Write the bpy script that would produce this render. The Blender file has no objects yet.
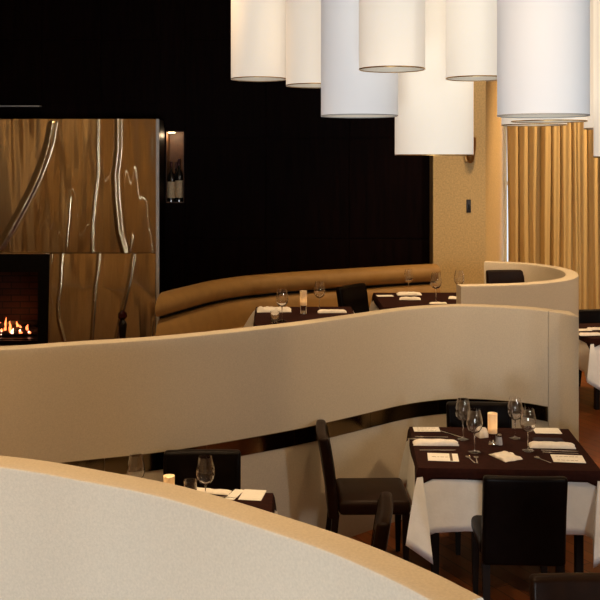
import bpy, bmesh, math, random
from mathutils import Vector, Matrix, noise
R = math.radians
PI = math.pi
random.seed(7)
S = bpy.context.scene
COL = S.collection
CAMZ, F, HY = 2.57, 966.0, 158.0          # eye height (m), focal length and horizon row in photo pixels

def px(x, Y): return (x - 300.0) / F * Y                   # photo column at distance Y -> X
def pz(y, Y): return CAMZ - (y - HY) / F * Y               # photo row at distance Y -> Z
def onz(x, y, z):                                          # photo point lying on a horizontal plane
    Y = (CAMZ - z) * F / (y - HY)
    return px(x, Y), Y

# ------------------------------------------------------------------ materials
def mat(name, col, rough=0.5, metal=0.0, var=0.0, vscale=20.0, bump=0.0, bscale=200.0, spec=0.5, emit=None, estr=0.0,
        trans=0.0, ior=1.45, aniso=0.0, sheen=0.0, stretch=(1, 1, 1), coat=0.0, subsurf=None):
    m = bpy.data.materials.new(name); m.use_nodes = True
    nt = m.node_tree; N = nt.nodes; L = nt.links
    b = N['Principled BSDF']
    b.inputs['Base Color'].default_value = (*col, 1)
    b.inputs['Roughness'].default_value = rough
    b.inputs['Metallic'].default_value = metal
    b.inputs['Specular IOR Level'].default_value = spec
    b.inputs['Transmission Weight'].default_value = trans
    b.inputs['IOR'].default_value = ior
    b.inputs['Anisotropic'].default_value = aniso
    b.inputs['Sheen Weight'].default_value = sheen
    b.inputs['Coat Weight'].default_value = coat
    if emit:
        b.inputs['Emission Color'].default_value = (*emit, 1)
        b.inputs['Emission Strength'].default_value = estr
    tc = N.new('ShaderNodeTexCoord'); mp = N.new('ShaderNodeMapping')
    mp.inputs['Scale'].default_value = stretch
    L.new(tc.outputs['Object'], mp.inputs['Vector'])
    if var > 0:
        n = N.new('ShaderNodeTexNoise'); n.inputs['Scale'].default_value = vscale; n.inputs['Detail'].default_value = 4
        L.new(mp.outputs['Vector'], n.inputs['Vector'])
        r = N.new('ShaderNodeValToRGB')
        r.color_ramp.elements[0].position = 0.3; r.color_ramp.elements[1].position = 0.7
        r.color_ramp.elements[0].color = (*[c * (1 - var) for c in col], 1)
        r.color_ramp.elements[1].color = (*[min(1, c * (1 + var)) for c in col], 1)
        L.new(n.outputs['Fac'], r.inputs['Fac']); L.new(r.outputs['Color'], b.inputs['Base Color'])
    if bump > 0:
        n2 = N.new('ShaderNodeTexNoise'); n2.inputs['Scale'].default_value = bscale; n2.inputs['Detail'].default_value = 3
        L.new(mp.outputs['Vector'], n2.inputs['Vector'])
        bp = N.new('ShaderNodeBump'); bp.inputs['Strength'].default_value = bump; bp.inputs['Distance'].default_value = 0.004
        L.new(n2.outputs['Fac'], bp.inputs['Height']); L.new(bp.outputs['Normal'], b.inputs['Normal'])
    return m

M = {}
M['partition'] = mat('woven_wallcovering', (.62, .54, .42), .8, var=.065, vscale=125, bump=.15, bscale=300, spec=.2)
M['wall'] = mat('beige_wallcovering', (.58, .42, .20), .75, var=.16, vscale=55, bump=.1, bscale=400, spec=.3)
M['backwall'] = mat('warm_plaster', (.58, .42, .23), .8, var=.08, vscale=3)
M['ceiling'] = mat('ceiling_paint', (.30, .24, .17), .9, var=.04, vscale=5)
M['white_paint'] = mat('white_paint', (.85, .84, .80), .5, var=.03, vscale=20)
M['leather_dark'] = mat('dark_leather', (.0040, .0022, .0016), .36, var=.25, vscale=18, bump=.12, bscale=160, spec=.10)
M['leather_brown'] = mat('brown_leather', (.012, .0045, .0018), .36, var=.25, vscale=18, bump=.12, bscale=160, spec=.12)
M['leg_wood'] = mat('dark_leg_wood', (.009, .004, .002), .5, spec=.15, var=.3, vscale=12, stretch=(6, 6, 1))
M['banquette'] = mat('tan_leather', (.30, .17, .055), .42, var=.12, vscale=8, bump=.1, bscale=140, spec=.4)
M['gap'] = mat('black_upholstery', (.012, .008, .005), .8, var=.2)
M['overlay'] = mat('brown_overlay_cloth', (.024, .0055, .0036), .85, var=.25, vscale=30, bump=.2, bscale=500, spec=.15)
M['linen'] = mat('white_linen', (.88, .88, .85), .85, var=.04, vscale=14, bump=.25, bscale=60, spec=.2)
M['napkin'] = mat('napkin_linen', (.88, .83, .76), .85, var=.05, vscale=40, bump=.2, bscale=220, spec=.2)
M['darknapkin'] = mat('dark_napkin', (.025, .018, .03), .8, var=.2, vscale=40)
M['card'] = mat('menu_card', (.92, .90, .85), .7, var=.03, vscale=60)
M['ink'] = mat('printed_ink', (.10, .06, .035), .7, var=.2, vscale=60)
M['steelware'] = mat('polished_cutlery', (.75, .72, .68), .18, 1.0, var=.05, vscale=80)
M['chrome'] = mat('chrome', (.80, .78, .74), .1, 1.0, var=.04, vscale=50)
M['glass'] = mat('clear_glass', (1, 1, 1), .015, trans=1.0, ior=1.6, coat=.8, var=.001)
M['mirror'] = mat('bronze_mirror', (.22, .15, .08), .16, 1.0, var=.10, vscale=4)
M['salt'] = mat('white_ceramic', (.85, .82, .78), .25, var=.03)
M['black_metal'] = mat('black_metal', (.010, .009, .008), .4, .6, var=.2)
M['brass'] = mat('aged_brass', (.42, .25, .09), .35, 1.0, var=.15, vscale=30)
M['plate_dark'] = mat('dark_switch_plate', (.020, .015, .014), .35, var=.2)
M['log'] = mat('charred_log', (.03, .018, .012), .9, var=.5, vscale=25, bump=.6, bscale=60)
M['flame'] = mat('flame', (1, .4, .1), .9, var=.05, emit=(1.0, .20, .06), estr=3.0)
M['flame_core'] = mat('flame_core', (1, .7, .4), .9, var=.05, emit=(1.0, .45, .28), estr=5.0)
M['bottle'] = mat('dark_bottle_glass', (.012, .012, .010), .06, var=.2, spec=.8, coat=.5)
M['label_paper'] = mat('bottle_label', (.75, .55, .32), .7, var=.15, vscale=40)
M['foil'] = mat('bottle_foil', (.05, .012, .012), .3, .5, var=.2)
M['ornament'] = mat('ebony', (.008, .005, .004), .35, var=.3)
M['ornament_head'] = mat('oxblood_lacquer', (.055, .006, .008), .25, var=.3, spec=.6)
M['candle_wax'] = mat('candle_wax', (.9, .75, .5), .5, var=.04, emit=(1, .62, .28), estr=.5)
M['flame_tip'] = mat('candle_flame', (1, .8, .5), .5, var=.02, emit=(1, .72, .35), estr=25)
M['bulb'] = mat('warm_bulb', (1, .9, .7), .5, var=.02, emit=(1, .80, .52), estr=1.5)
M['downlight'] = mat('downlight_lens', (1, .9, .7), .5, var=.02, emit=(1, .75, .45), estr=6.0)
M['niche'] = mat('niche_lining', (.10, .045, .018), .5, var=.3, vscale=12)

M['rim_grey'] = mat('grey_binding', (.45, .44, .42), .8, var=.05)
def shade_mat(name, col, emit, estr):
    m = mat(name, col, .8, var=.02, vscale=60, bump=.08, bscale=500, spec=.2, emit=emit, estr=estr)
    return m
M['shade_warm'] = shade_mat('lit_linen_shade', (.86, .80, .68), (1, .86, .70), .37)
M['shade_daylit'] = shade_mat('daylit_linen_shade', (.83, .84, .85), (1, .98, .95), .20)  # unlit shades; the cool daylight on them is put into colour and glow
M['shade_in'] = shade_mat('shade_lining', (.70, .66, .56), (1, .86, .70), .10)

def dark_wood():
    m = mat('dark_panelled_wood', (.0052, .0016, .0011), .5, var=.5, vscale=3, spec=.03, stretch=(8, 8, .6))
    return m
M['dark_wood'] = dark_wood()

def brick_mat():
    m = mat('firebrick', (.05, .018, .010), .9, bump=.3, bscale=60)
    nt = m.node_tree; b = nt.nodes['Principled BSDF']
    t = nt.nodes.new('ShaderNodeTexBrick'); tc = nt.nodes.new('ShaderNodeTexCoord'); mp = nt.nodes.new('ShaderNodeMapping')
    mp.inputs['Rotation'].default_value = (R(90), 0, 0)
    nt.links.new(tc.outputs['Object'], mp.inputs['Vector']); nt.links.new(mp.outputs['Vector'], t.inputs['Vector'])
    t.inputs['Color1'].default_value = (.055, .018, .010, 1); t.inputs['Color2'].default_value = (.035, .012, .008, 1)
    t.inputs['Mortar'].default_value = (.012, .008, .006, 1); t.inputs['Scale'].default_value = 1.0
    t.inputs['Brick Width'].default_value = .21; t.inputs['Row Height'].default_value = .075; t.inputs['Mortar Size'].default_value = .008
    nt.links.new(t.outputs['Color'], b.inputs['Base Color'])
    return m
M['brick'] = brick_mat()

def plank_mat():
    m = mat('wood_planks', (.10, .036, .014), .40, spec=.22)
    nt = m.node_tree; b = nt.nodes['Principled BSDF']; N = nt.nodes; L = nt.links
    tc = N.new('ShaderNodeTexCoord'); mp = N.new('ShaderNodeMapping'); mp.inputs['Rotation'].default_value = (0, 0, R(62))
    t = N.new('ShaderNodeTexBrick'); L.new(tc.outputs['Object'], mp.inputs['Vector']); L.new(mp.outputs['Vector'], t.inputs['Vector'])
    t.inputs['Color1'].default_value = (.26, .075, .018, 1); t.inputs['Color2'].default_value = (.15, .042, .012, 1)
    t.inputs['Mortar'].default_value = (.015, .006, .003, 1); t.inputs['Scale'].default_value = 1.0
    t.inputs['Brick Width'].default_value = 1.3; t.inputs['Row Height'].default_value = .11; t.inputs['Mortar Size'].default_value = .003
    n = N.new('ShaderNodeTexNoise'); n.inputs['Scale'].default_value = 6; n.inputs['Detail'].default_value = 6
    mp2 = N.new('ShaderNodeMapping'); mp2.inputs['Scale'].default_value = (1, 12, 1)
    L.new(mp.outputs['Vector'], mp2.inputs['Vector']); L.new(mp2.outputs['Vector'], n.inputs['Vector'])
    mx = N.new('ShaderNodeMix'); mx.data_type = 'RGBA'; mx.blend_type = 'MULTIPLY'; mx.inputs[0].default_value = .5
    L.new(t.outputs['Color'], mx.inputs[6]); L.new(n.outputs['Color'], mx.inputs[7]); L.new(mx.outputs[2], b.inputs['Base Color'])
    return m
M['planks'] = plank_mat()

def steel_mat():
    m = mat('brushed_steel', (.62, .50, .31), .19, 1.0, var=.08, vscale=5, aniso=.98, stretch=(12, 12, .7))
    nt = m.node_tree; b = nt.nodes['Principled BSDF']; N = nt.nodes; L = nt.links
    tg = N.new('ShaderNodeTangent'); tg.direction_type = 'RADIAL'; tg.axis = 'Z'
    L.new(tg.outputs['Tangent'], b.inputs['Tangent']); b.inputs['Anisotropic Rotation'].default_value = .25
    return m
M['steel'] = steel_mat()

def pane_mat():
    m = bpy.data.materials.new('window_glass'); m.use_nodes = True
    nt = m.node_tree; N = nt.nodes; N.clear()
    o = N.new('ShaderNodeOutputMaterial'); mx = N.new('ShaderNodeMixShader'); t = N.new('ShaderNodeBsdfTransparent'); g = N.new('ShaderNodeBsdfGlossy')
    f = N.new('ShaderNodeFresnel'); f.inputs['IOR'].default_value = 1.45; g.inputs['Roughness'].default_value = .02
    nt.links.new(f.outputs[0], mx.inputs[0]); nt.links.new(t.outputs[0], mx.inputs[1]); nt.links.new(g.outputs[0], mx.inputs[2]); nt.links.new(mx.outputs[0], o.inputs[0])
    return m
M['pane'] = pane_mat()

def curtain_mat():
    m = bpy.data.materials.new('gold_curtain'); m.use_nodes = True
    nt = m.node_tree; N = nt.nodes; L = nt.links; N.clear()
    o = N.new('ShaderNodeOutputMaterial'); mx = N.new('ShaderNodeMixShader'); d = N.new('ShaderNodeBsdfDiffuse'); t = N.new('ShaderNodeBsdfTranslucent')
    tc = N.new('ShaderNodeTexCoord'); mp = N.new('ShaderNodeMapping'); mp.inputs['Scale'].default_value = (60, 60, 3)
    n = N.new('ShaderNodeTexNoise'); n.inputs['Scale'].default_value = 4
    r = N.new('ShaderNodeValToRGB'); r.color_ramp.elements[0].color = (.58, .42, .19, 1); r.color_ramp.elements[1].color = (.70, .52, .25, 1)
    L.new(tc.outputs['Object'], mp.inputs['Vector']); L.new(mp.outputs['Vector'], n.inputs['Vector']); L.new(n.outputs['Fac'], r.inputs['Fac'])
    L.new(r.outputs['Color'], d.inputs['Color']); L.new(r.outputs['Color'], t.inputs['Color']); mx.inputs[0].default_value = .25
    L.new(d.outputs[0], mx.inputs[1]); L.new(t.outputs[0], mx.inputs[2]); L.new(mx.outputs[0], o.inputs[0])
    return m
M['curtain'] = curtain_mat()

def frosted_mat():
    m = bpy.data.materials.new('frosted_candle_glass'); m.use_nodes = True
    nt = m.node_tree; N = nt.nodes; L = nt.links; N.clear()
    o = N.new('ShaderNodeOutputMaterial'); mx = N.new('ShaderNodeMixShader'); d = N.new('ShaderNodeBsdfDiffuse'); t = N.new('ShaderNodeBsdfTranslucent')
    n = N.new('ShaderNodeTexNoise'); n.inputs['Scale'].default_value = 60
    r = N.new('ShaderNodeValToRGB'); r.color_ramp.elements[0].color = (.86, .76, .62, 1); r.color_ramp.elements[1].color = (.94, .86, .74, 1)
    L.new(n.outputs['Fac'], r.inputs['Fac']); L.new(r.outputs['Color'], d.inputs['Color']); L.new(r.outputs['Color'], t.inputs['Color'])
    mx.inputs[0].default_value = .6
    L.new(d.outputs[0], mx.inputs[1]); L.new(t.outputs[0], mx.inputs[2]); L.new(mx.outputs[0], o.inputs[0])
    return m
M['frosted'] = frosted_mat()

# ------------------------------------------------------------------ object helpers
def obj(name, bm, m, parent=None, loc=(0, 0, 0), rz=0.0, smooth=True, angle=35):
    me = bpy.data.meshes.new(name)
    bmesh.ops.recalc_face_normals(bm, faces=bm.faces[:])
    bm.to_mesh(me); bm.free()
    if smooth:
        me.shade_smooth()
        me.set_sharp_from_angle(angle=R(angle))
    me.materials.append(m)
    o = bpy.data.objects.new(name, me); COL.objects.link(o)
    o.location = loc; o.rotation_euler = (0, 0, rz)
    if parent: o.parent = parent
    return o

def tag(o, label, cat, group=None, kind=None):
    o['label'] = label; o['category'] = cat
    if group: o['group'] = group
    if kind: o['kind'] = kind
    return o

def thing(name, label, cat, loc=(0, 0, 0), rz=0.0, group=None):
    o = bpy.data.objects.new(name, None); COL.objects.link(o)
    o.empty_display_size = .05
    o.location = loc; o.rotation_euler = (0, 0, rz)
    return tag(o, label, cat, group)

def struct(name, bm, m, smooth=False):
    o = obj(name, bm, m, smooth=smooth); o['kind'] = 'structure'
    return o

def dup(root, loc, rz, label, group=None, scale=None):
    r = root.copy(); COL.objects.link(r); r.location = loc; r.rotation_euler = (0, 0, rz)
    r['label'] = label
    if group: r['group'] = group
    if scale: r.scale = scale
    for ch in list(root.children):
        c = ch.copy(); COL.objects.link(c); c.parent = r
        for g in list(ch.children):
            d = g.copy(); COL.objects.link(d); d.parent = c
    return r

def box(bm, x0, x1, y0, y1, z0, z1, bev=0.0, seg=2):
    ret = bmesh.ops.create_cube(bm, size=1.0)
    vs = ret['verts']
    for v in vs:
        v.co = Vector((x0 + (v.co.x + .5) * (x1 - x0), y0 + (v.co.y + .5) * (y1 - y0), z0 + (v.co.z + .5) * (z1 - z0)))
    if bev > 0:
        es = list({e for v in vs for e in v.link_edges})
        bmesh.ops.bevel(bm, geom=es, offset=bev, segments=seg, affect='EDGES', profile=.5)
    return bm

def bx(*a, **k): return box(bmesh.new(), *a, **k)

def lathe(prof, seg=32, bm=None, c=(0, 0, 0)):
    bm = bm or bmesh.new(); rings = []
    for r, z in prof:
        if r < 1e-6: rings.append([bm.verts.new((c[0], c[1], c[2] + z))])
        else: rings.append([bm.verts.new((c[0] + r * math.cos(2 * PI * i / seg), c[1] + r * math.sin(2 * PI * i / seg), c[2] + z)) for i in range(seg)])
    for a, b in zip(rings, rings[1:]):
        for i in range(seg):
            j = (i + 1) % seg
            if len(a) == 1 and len(b) == 1: continue
            if len(a) == 1: bm.faces.new((a[0], b[i], b[j]))
            elif len(b) == 1: bm.faces.new((a[i], a[j], b[0]))
            else: bm.faces.new((a[i], a[j], b[j], b[i]))
    return bm

def tube(pts, rad, seg=10, bm=None):
    bm = bm or bmesh.new(); pts = [Vector(p) for p in pts]; rings = []
    for i, p in enumerate(pts):
        t = (pts[min(i + 1, len(pts) - 1)] - pts[max(i - 1, 0)]).normalized()
        u = t.cross(Vector((0, 0, 1)))
        if u.length < 1e-3: u = Vector((1, 0, 0))
        u.normalize(); w = t.cross(u).normalized(); r = rad[i] if isinstance(rad, (list, tuple)) else rad
        rings.append([bm.verts.new(p + r * (u * math.cos(2 * PI * k / seg) + w * math.sin(2 * PI * k / seg))) for k in range(seg)])
    for a, b in zip(rings, rings[1:]):
        for k in range(seg): bm.faces.new((a[k], a[(k + 1) % seg], b[(k + 1) % seg], b[k]))
    bm.faces.new(rings[0]); bm.faces.new(rings[-1][::-1])
    return bm

def prism(outline, z0, z1, bm=None):
    bm = bm or bmesh.new()
    lo = [bm.verts.new((x, y, z0)) for x, y in outline]; hi = [bm.verts.new((x, y, z1)) for x, y in outline]
    n = len(outline)
    for i in range(n): bm.faces.new((lo[i], lo[(i + 1) % n], hi[(i + 1) % n], hi[i]))
    bm.faces.new(hi); bm.faces.new(lo[::-1])
    return bm

def smooth_path(P, per=10):
    P = [Vector((p[0], p[1])) for p in P]; out = []
    Q = [2 * P[0] - P[1]] + P + [2 * P[-1] - P[-2]]
    for i in range(1, len(Q) - 2):
        a, b, c, d = Q[i - 1:i + 3]
        for k in range(per):
            t = k / per
            out.append(.5 * ((2 * b) + (c - a) * t + (2 * a - 5 * b + 4 * c - d) * t * t + (3 * b - a - 3 * c + d) * t ** 3))
    out.append(P[-1])
    return out

def normals(path):                                          # to the right of travel: towards the photographer for paths running left to right
    out = []
    for i in range(len(path)):
        t = (path[min(i + 1, len(path) - 1)] - path[max(i - 1, 0)]).normalized()
        out.append(Vector((t.y, -t.x)))
    return out

def sweep(path, prof, bm=None):
    bm = bm or bmesh.new(); ns = normals(path); rings = []
    for p, n in zip(path, ns):
        rings.append([bm.verts.new((p.x + n.x * o, p.y + n.y * o, z)) for o, z in prof])
    k = len(prof)
    for a, b in zip(rings, rings[1:]):
        for i in range(k): bm.faces.new((a[i], a[(i + 1) % k], b[(i + 1) % k], b[i]))
    bm.faces.new(rings[0]); bm.faces.new(rings[-1][::-1])
    return bm

def wall_prof(t, z0, z1, r=.012):
    return [(0, z0), (0, z1 - r), (-r * .3, z1 - r * .3), (-r, z1), (-t + r, z1), (-t + r * .3, z1 - r * .3), (-t, z1 - r), (-t, z0)]

def cut_x(bm, x, keep_greater):
    g = bm.verts[:] + bm.edges[:] + bm.faces[:]
    bmesh.ops.bisect_plane(bm, geom=g, plane_co=(x, 0, 0), plane_no=(1, 0, 0), clear_inner=keep_greater, clear_outer=not keep_greater)
    bmesh.ops.holes_fill(bm, edges=[e for e in bm.edges if len(e.link_faces) == 1], sides=0)
    return bm

# ------------------------------------------------------------------ camera
cd = bpy.data.cameras.new('camera'); cam = bpy.data.objects.new('camera', cd); COL.objects.link(cam)
cam.location = (0, 0, CAMZ); cam.rotation_euler = (R(90), 0, 0)
cd.sensor_width = 36; cd.lens = F / 600 * 36; cd.shift_y = -(300 - HY) / 600; cd.clip_end = 200
S.camera = cam

# ------------------------------------------------------------------ room shell
CE = 4.6; PLAT = .48
XL, XR, YB = -5.0, 6.5, -1.5
struct('floor', bx(XL - .2, XR + .2, YB - .2, 13.4, -.1, 0), M['planks'])
struct('ceiling', bx(XL - .2, XR + .2, YB - .2, 13.4, CE, CE + .15), M['ceiling'])
struct('wall_left', bx(XL - .2, XL, YB - .2, 13.4, 0, CE), M['backwall'])
struct('wall_right', bx(XR, XR + .2, YB - .2, 13.4, 0, CE), M['backwall'])
# wall behind the photographer: low daylight window, plus an added slim one
WX0, WX1, WZ0, WZ1 = -1.7, .5, .25, 1.70  # opening kept low so the near partition shields the long one
b = bmesh.new()
SX0_, SX1_, SZ0_, SZ1_ = 5.5, 6.05, 2.0, 4.2
box(b, XL, WX0, YB - .2, YB, 0, CE); box(b, WX1, SX0_, YB - .2, YB, 0, CE); box(b, SX1_, XR, YB - .2, YB, 0, CE); box(b, SX0_, SX1_, YB - .2, YB, 0, SZ0_); box(b, SX0_, SX1_, YB - .2, YB, SZ1_, CE); box(b, WX0, WX1, YB - .2, YB, 0, WZ0); box(b, WX0, WX1, YB - .2, YB, WZ1, CE)
struct('wall_back', b, M['backwall'])
b = bmesh.new()
for x in (WX0, (WX0 + WX1) / 2 - .03, WX1 - .06): box(b, x, x + .06, YB - .14, YB - .06, WZ0, WZ1)
for z in (WZ0, (WZ0 + WZ1) / 2, WZ1 - .06): box(b, WX0, WX1, YB - .13, YB - .07, z, z + .06)
w1 = struct('window_1', b, M['white_paint'])
obj('pane', bx(WX0, WX1, YB - .103, YB - .097, WZ0, WZ1), M['pane'], w1, smooth=False)

b = bmesh.new()
for x in (SX0_, SX1_ - .05): box(b, x, x + .05, YB - .14, YB - .06, SZ0_, SZ1_)
for z in (SZ0_, SZ1_ - .05): box(b, SX0_, SX1_, YB - .13, YB - .07, z, z + .05)
w3 = struct('added_window', b, M['white_paint'])  # added slim window, an unseen bright source for the steel streaks
obj('pane', bx(SX0_, SX1_, YB - .103, YB - .097, SZ0_, SZ1_), M['pane'], w3, smooth=False)

# dark panelled wall with a bottle niche
DW = 11.3
NX0, NX1 = px(166, DW), px(184, DW); NZ0, NZ1 = pz(203, DW), pz(131, DW)
PX0, PX1, PYF = px(433, 11.0), px(486, 11.0), 11.0
b = bmesh.new()
box(b, XL, NX0, DW, DW + .35, 0, CE); box(b, NX1, PX0 + .02, DW, DW + .35, 0, CE); box(b, NX0, NX1, DW, DW + .35, 0, NZ0); box(b, NX0, NX1, DW, DW + .35, NZ1, CE)
struct('wall_far', b, M['dark_wood'])
# shallow raised panels on that wall, joints between them
b = bmesh.new()
xs = [px(v, DW) for v in (185, 266, 349, 432)]
for a_, c_ in zip(xs, xs[1:]):
    for z0, z1 in ((PLAT, 1.62), (1.63, 2.80), (2.81, 3.95), (3.96, CE)):
        box(b, a_ + .004, c_ - .004, DW - .012, DW, z0 + .004, z1 - .004, .003, 1)
xs = [px(v, DW) for v in (-110, -30, 42, 101, 161)]
for a_, c_ in zip(xs, xs[1:]):
    for z0, z1 in ((3.22, 3.95), (3.96, CE)):
        box(b, a_ + .004, c_ - .004, DW - .012, DW, z0 + .004, z1 - .004, .003, 1)
o = struct('trim_1', b, M['dark_wood'])
# niche lining
b = bmesh.new()
box(b, NX0, NX1, DW + .28, DW + .30, NZ0, NZ1)
box(b, NX0, NX0 + .006, DW, DW + .28, NZ0, NZ1); box(b, NX1 - .006, NX1, DW, DW + .28, NZ0, NZ1)
box(b, NX0, NX1, DW, DW + .28, NZ0, NZ0 + .012); box(b, NX0, NX1, DW, DW + .28, NZ1 - .012, NZ1)
struct('trim_2', b, M['niche'])
# beige pier, the angled reveal and the window wall with its opening
struct('wall_pier', bx(PX0, PX1, PYF, 11.8, 0, CE, .006, 1), M['wall'])
b = bmesh.new(); prism([(PX1 - .005, PYF + .004), (px(504.5, 13.2), 13.2), (px(504.5, 13.2) - .3, 13.2), (PX1 - .3, 11.4)], 0, CE, b)
struct('wall_reveal', b, M['wall'])
FX0, FX1 = px(504.5, 13.2), XR
b = bmesh.new(); box(b, FX0 - .3, FX1, 13.2, 13.4, 0, .3); box(b, FX0 - .3, FX1, 13.2, 13.4, 4.2, CE); box(b, FX0 - .6, FX0, 13.2, 13.4, 0, CE)
struct('wall_window', b, M['wall'])
b = bmesh.new()
for x in (FX0, FX0 + 1.2, FX0 + 2.4, FX1 - .05): box(b, x, x + .045, 13.26, 13.32, .3, 4.2)
for z in (.3, 2.2, 4.15): box(b, FX0, FX1, 13.265, 13.315, z, z + .05)
w2 = struct('window_2', b, M['white_paint'])
obj('pane', bx(FX0, FX1, 13.287, 13.293, .3, 4.2), M['pane'], w2, smooth=False)

# ------------------------------------------------------------------ curved partitions
ZT = 1.49
def topline(pts): return [onz(x, y, ZT) for x, y in pts]
Bp = [(-2.9, 5.30), (-2.3, 5.36)] + topline([(0, 349.5), (75, 344.5), (150, 339.7), (200, 335.2), (250, 330), (300, 324.3), (350, 317.4), (400, 310.2), (430, 307.3), (460, 306), (490, 306.6), (525, 308.6), (548, 311)])
Bpath = smooth_path([(-4.98, 5.25), (-3.9, 5.26)] + Bp, 8)
Bend = smooth_path([Bpath[-1], onz(562, 312.9, ZT), onz(574, 315.6, ZT)], 6)
part = thing('curved_partition', 'long low beige partition sweeping across the middle of the room with dark mirror strip', 'partition')
part['kind'] = 'thing'
obj('panel', sweep(Bpath, wall_prof(.11, 0, ZT)), M['partition'], part)
e0 = [Bpath[-1] + (Bend[1] - Bend[0]).normalized() * .004] + Bend[1:]
e0.append(e0[-1] + (e0[-1] - e0[-2]).normalized() * .12)
obj('end_post', cut_x(sweep(e0, wall_prof(.11, 0, ZT)), 1.897, False), M['partition'], part)
# mirror strip in lengths
acc = 0.0; segs = [[Bpath[0]]]
for a_, c_ in zip(Bpath, Bpath[1:]):
    acc += (c_ - a_).length; segs[-1].append(c_)
    if acc > .62: segs.append([c_]); acc = 0
for sg in segs:
    if len(sg) < 2: continue
    d0 = (sg[1] - sg[0]).normalized() * .002
    sg = [sg[0] + d0] + sg[1:]
    obj('mirror_strip', sweep(sg, [(.001, .709), (.006, .711), (.006, .813), (.001, .815)]), M['mirror'], part, smooth=True, angle=50)

Ap = [(-4.98, 4.35), (-3.6, 4.12), (-2.2, 3.72), (-1.6, 3.53)] + topline([(0, 466.7), (80, 480), (160, 496.3), (253, 525.2), (330, 552), (393, 580), (432, 600.5), (447, 609)])
Apath = smooth_path(Ap, 8)
part = thing('curved_partition', 'nearest pale curved partition filling the lower left corner', 'partition'); part['kind'] = 'thing'
obj('panel', sweep(Apath, wall_prof(.122, 0, ZT, .012)), M['partition'], part)

Cp = [(px(461, 8.15), 8.15), (1.9, 8.25), (2.3, 8.48), (2.53, 8.8), (2.63, 9.25), (2.56, 9.66), (2.33, 9.98), (1.96, 10.15)]
Cpath = smooth_path(Cp, 10)
part = thing('curved_partition', 'rounded beige booth partition curling round below the curtain', 'partition'); part['kind'] = 'thing'
obj('panel', sweep(Cpath, wall_prof(.12, 0, ZT)), M['partition'], part)

# raised floor behind the long partition
bn = normals(Bpath)
poly = [(p.x - n.x * .112, p.y - n.y * .112) for p, n in zip(Bpath[::3], bn[::3])]
poly += [(1.72, 7.1), (1.95, 8.2), (2.3, 8.54), (2.49, 8.84), (2.57, 9.25), (2.50, 9.62), (2.28, 9.93), (2.10, 10.1), (2.10, 10.98), (PX0, 10.98), (PX0, 11.29), (XL + .01, 11.29)]
struct('floor_platform', prism(poly, 0.0, PLAT), M['planks'])

# ------------------------------------------------------------------ fireplace with warped steel cladding
FY = 10.8
SX1 = px(159, FY); SZ1 = pz(119, FY); SEAM = pz(253, FY); FBX1 = px(50, FY); SXL = -4.7; FBX0 = -3.95
def P3(pts): return [(px(x, FY), pz(y, FY)) for x, y in pts]
ridges = [   # ridges added to catch light as the bright streaks: points, half width, height
    (P3([(53, 122), (50, 140), (44, 160), (35, 183), (24, 205), (13, 225), (3, 243), (-6, 256)]), .062, .030),
    (P3([(52, 126), (49, 148), (40, 176), (30, 198), (18, 220), (8, 240), (2, 253)]), .012, .012),
    (P3([(7, 222), (9, 240), (10, 254)]), .012, .010),
    (P3([(98, 118), (97.5, 150), (98, 172), (95, 195), (92, 225), (92, 254)]), .021, .014),
    (P3([(71, 190), (69, 220), (66, 254)]), .010, .006),
    (P3([(118, 118), (118, 150), (115, 175), (116, 200), (119, 230), (125, 254)]), .05, .014),
    (P3([(133, 232), (131, 244), (129, 254)]), .02, .014),
    (P3([(52, 253), (51.5, 290), (53.5, 305), (52, 322), (51, 350)]), .010, .010),
    (P3([(62, 253), (61, 285), (59, 303), (60, 318), (64, 332), (69, 350)]), .026, .018),
    (P3([(99, 253), (98, 270), (96, 285), (95, 310), (93, 350)]), .026, .018),
    (P3([(134, 253), (131, 275), (127, 295), (123, 312), (118, 335), (116, 350)]), .028, .020),
    (P3([(154, 315), (153, 335), (153, 350)]), .015, .012),
]
def ridge_x(line, z):
    for (x0, z0), (x1, z1) in zip(line, line[1:]):
        if z1 <= z <= z0:
            t = (z0 - z) / (z0 - z1); return x0 + (x1 - x0) * t
    return None
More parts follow.
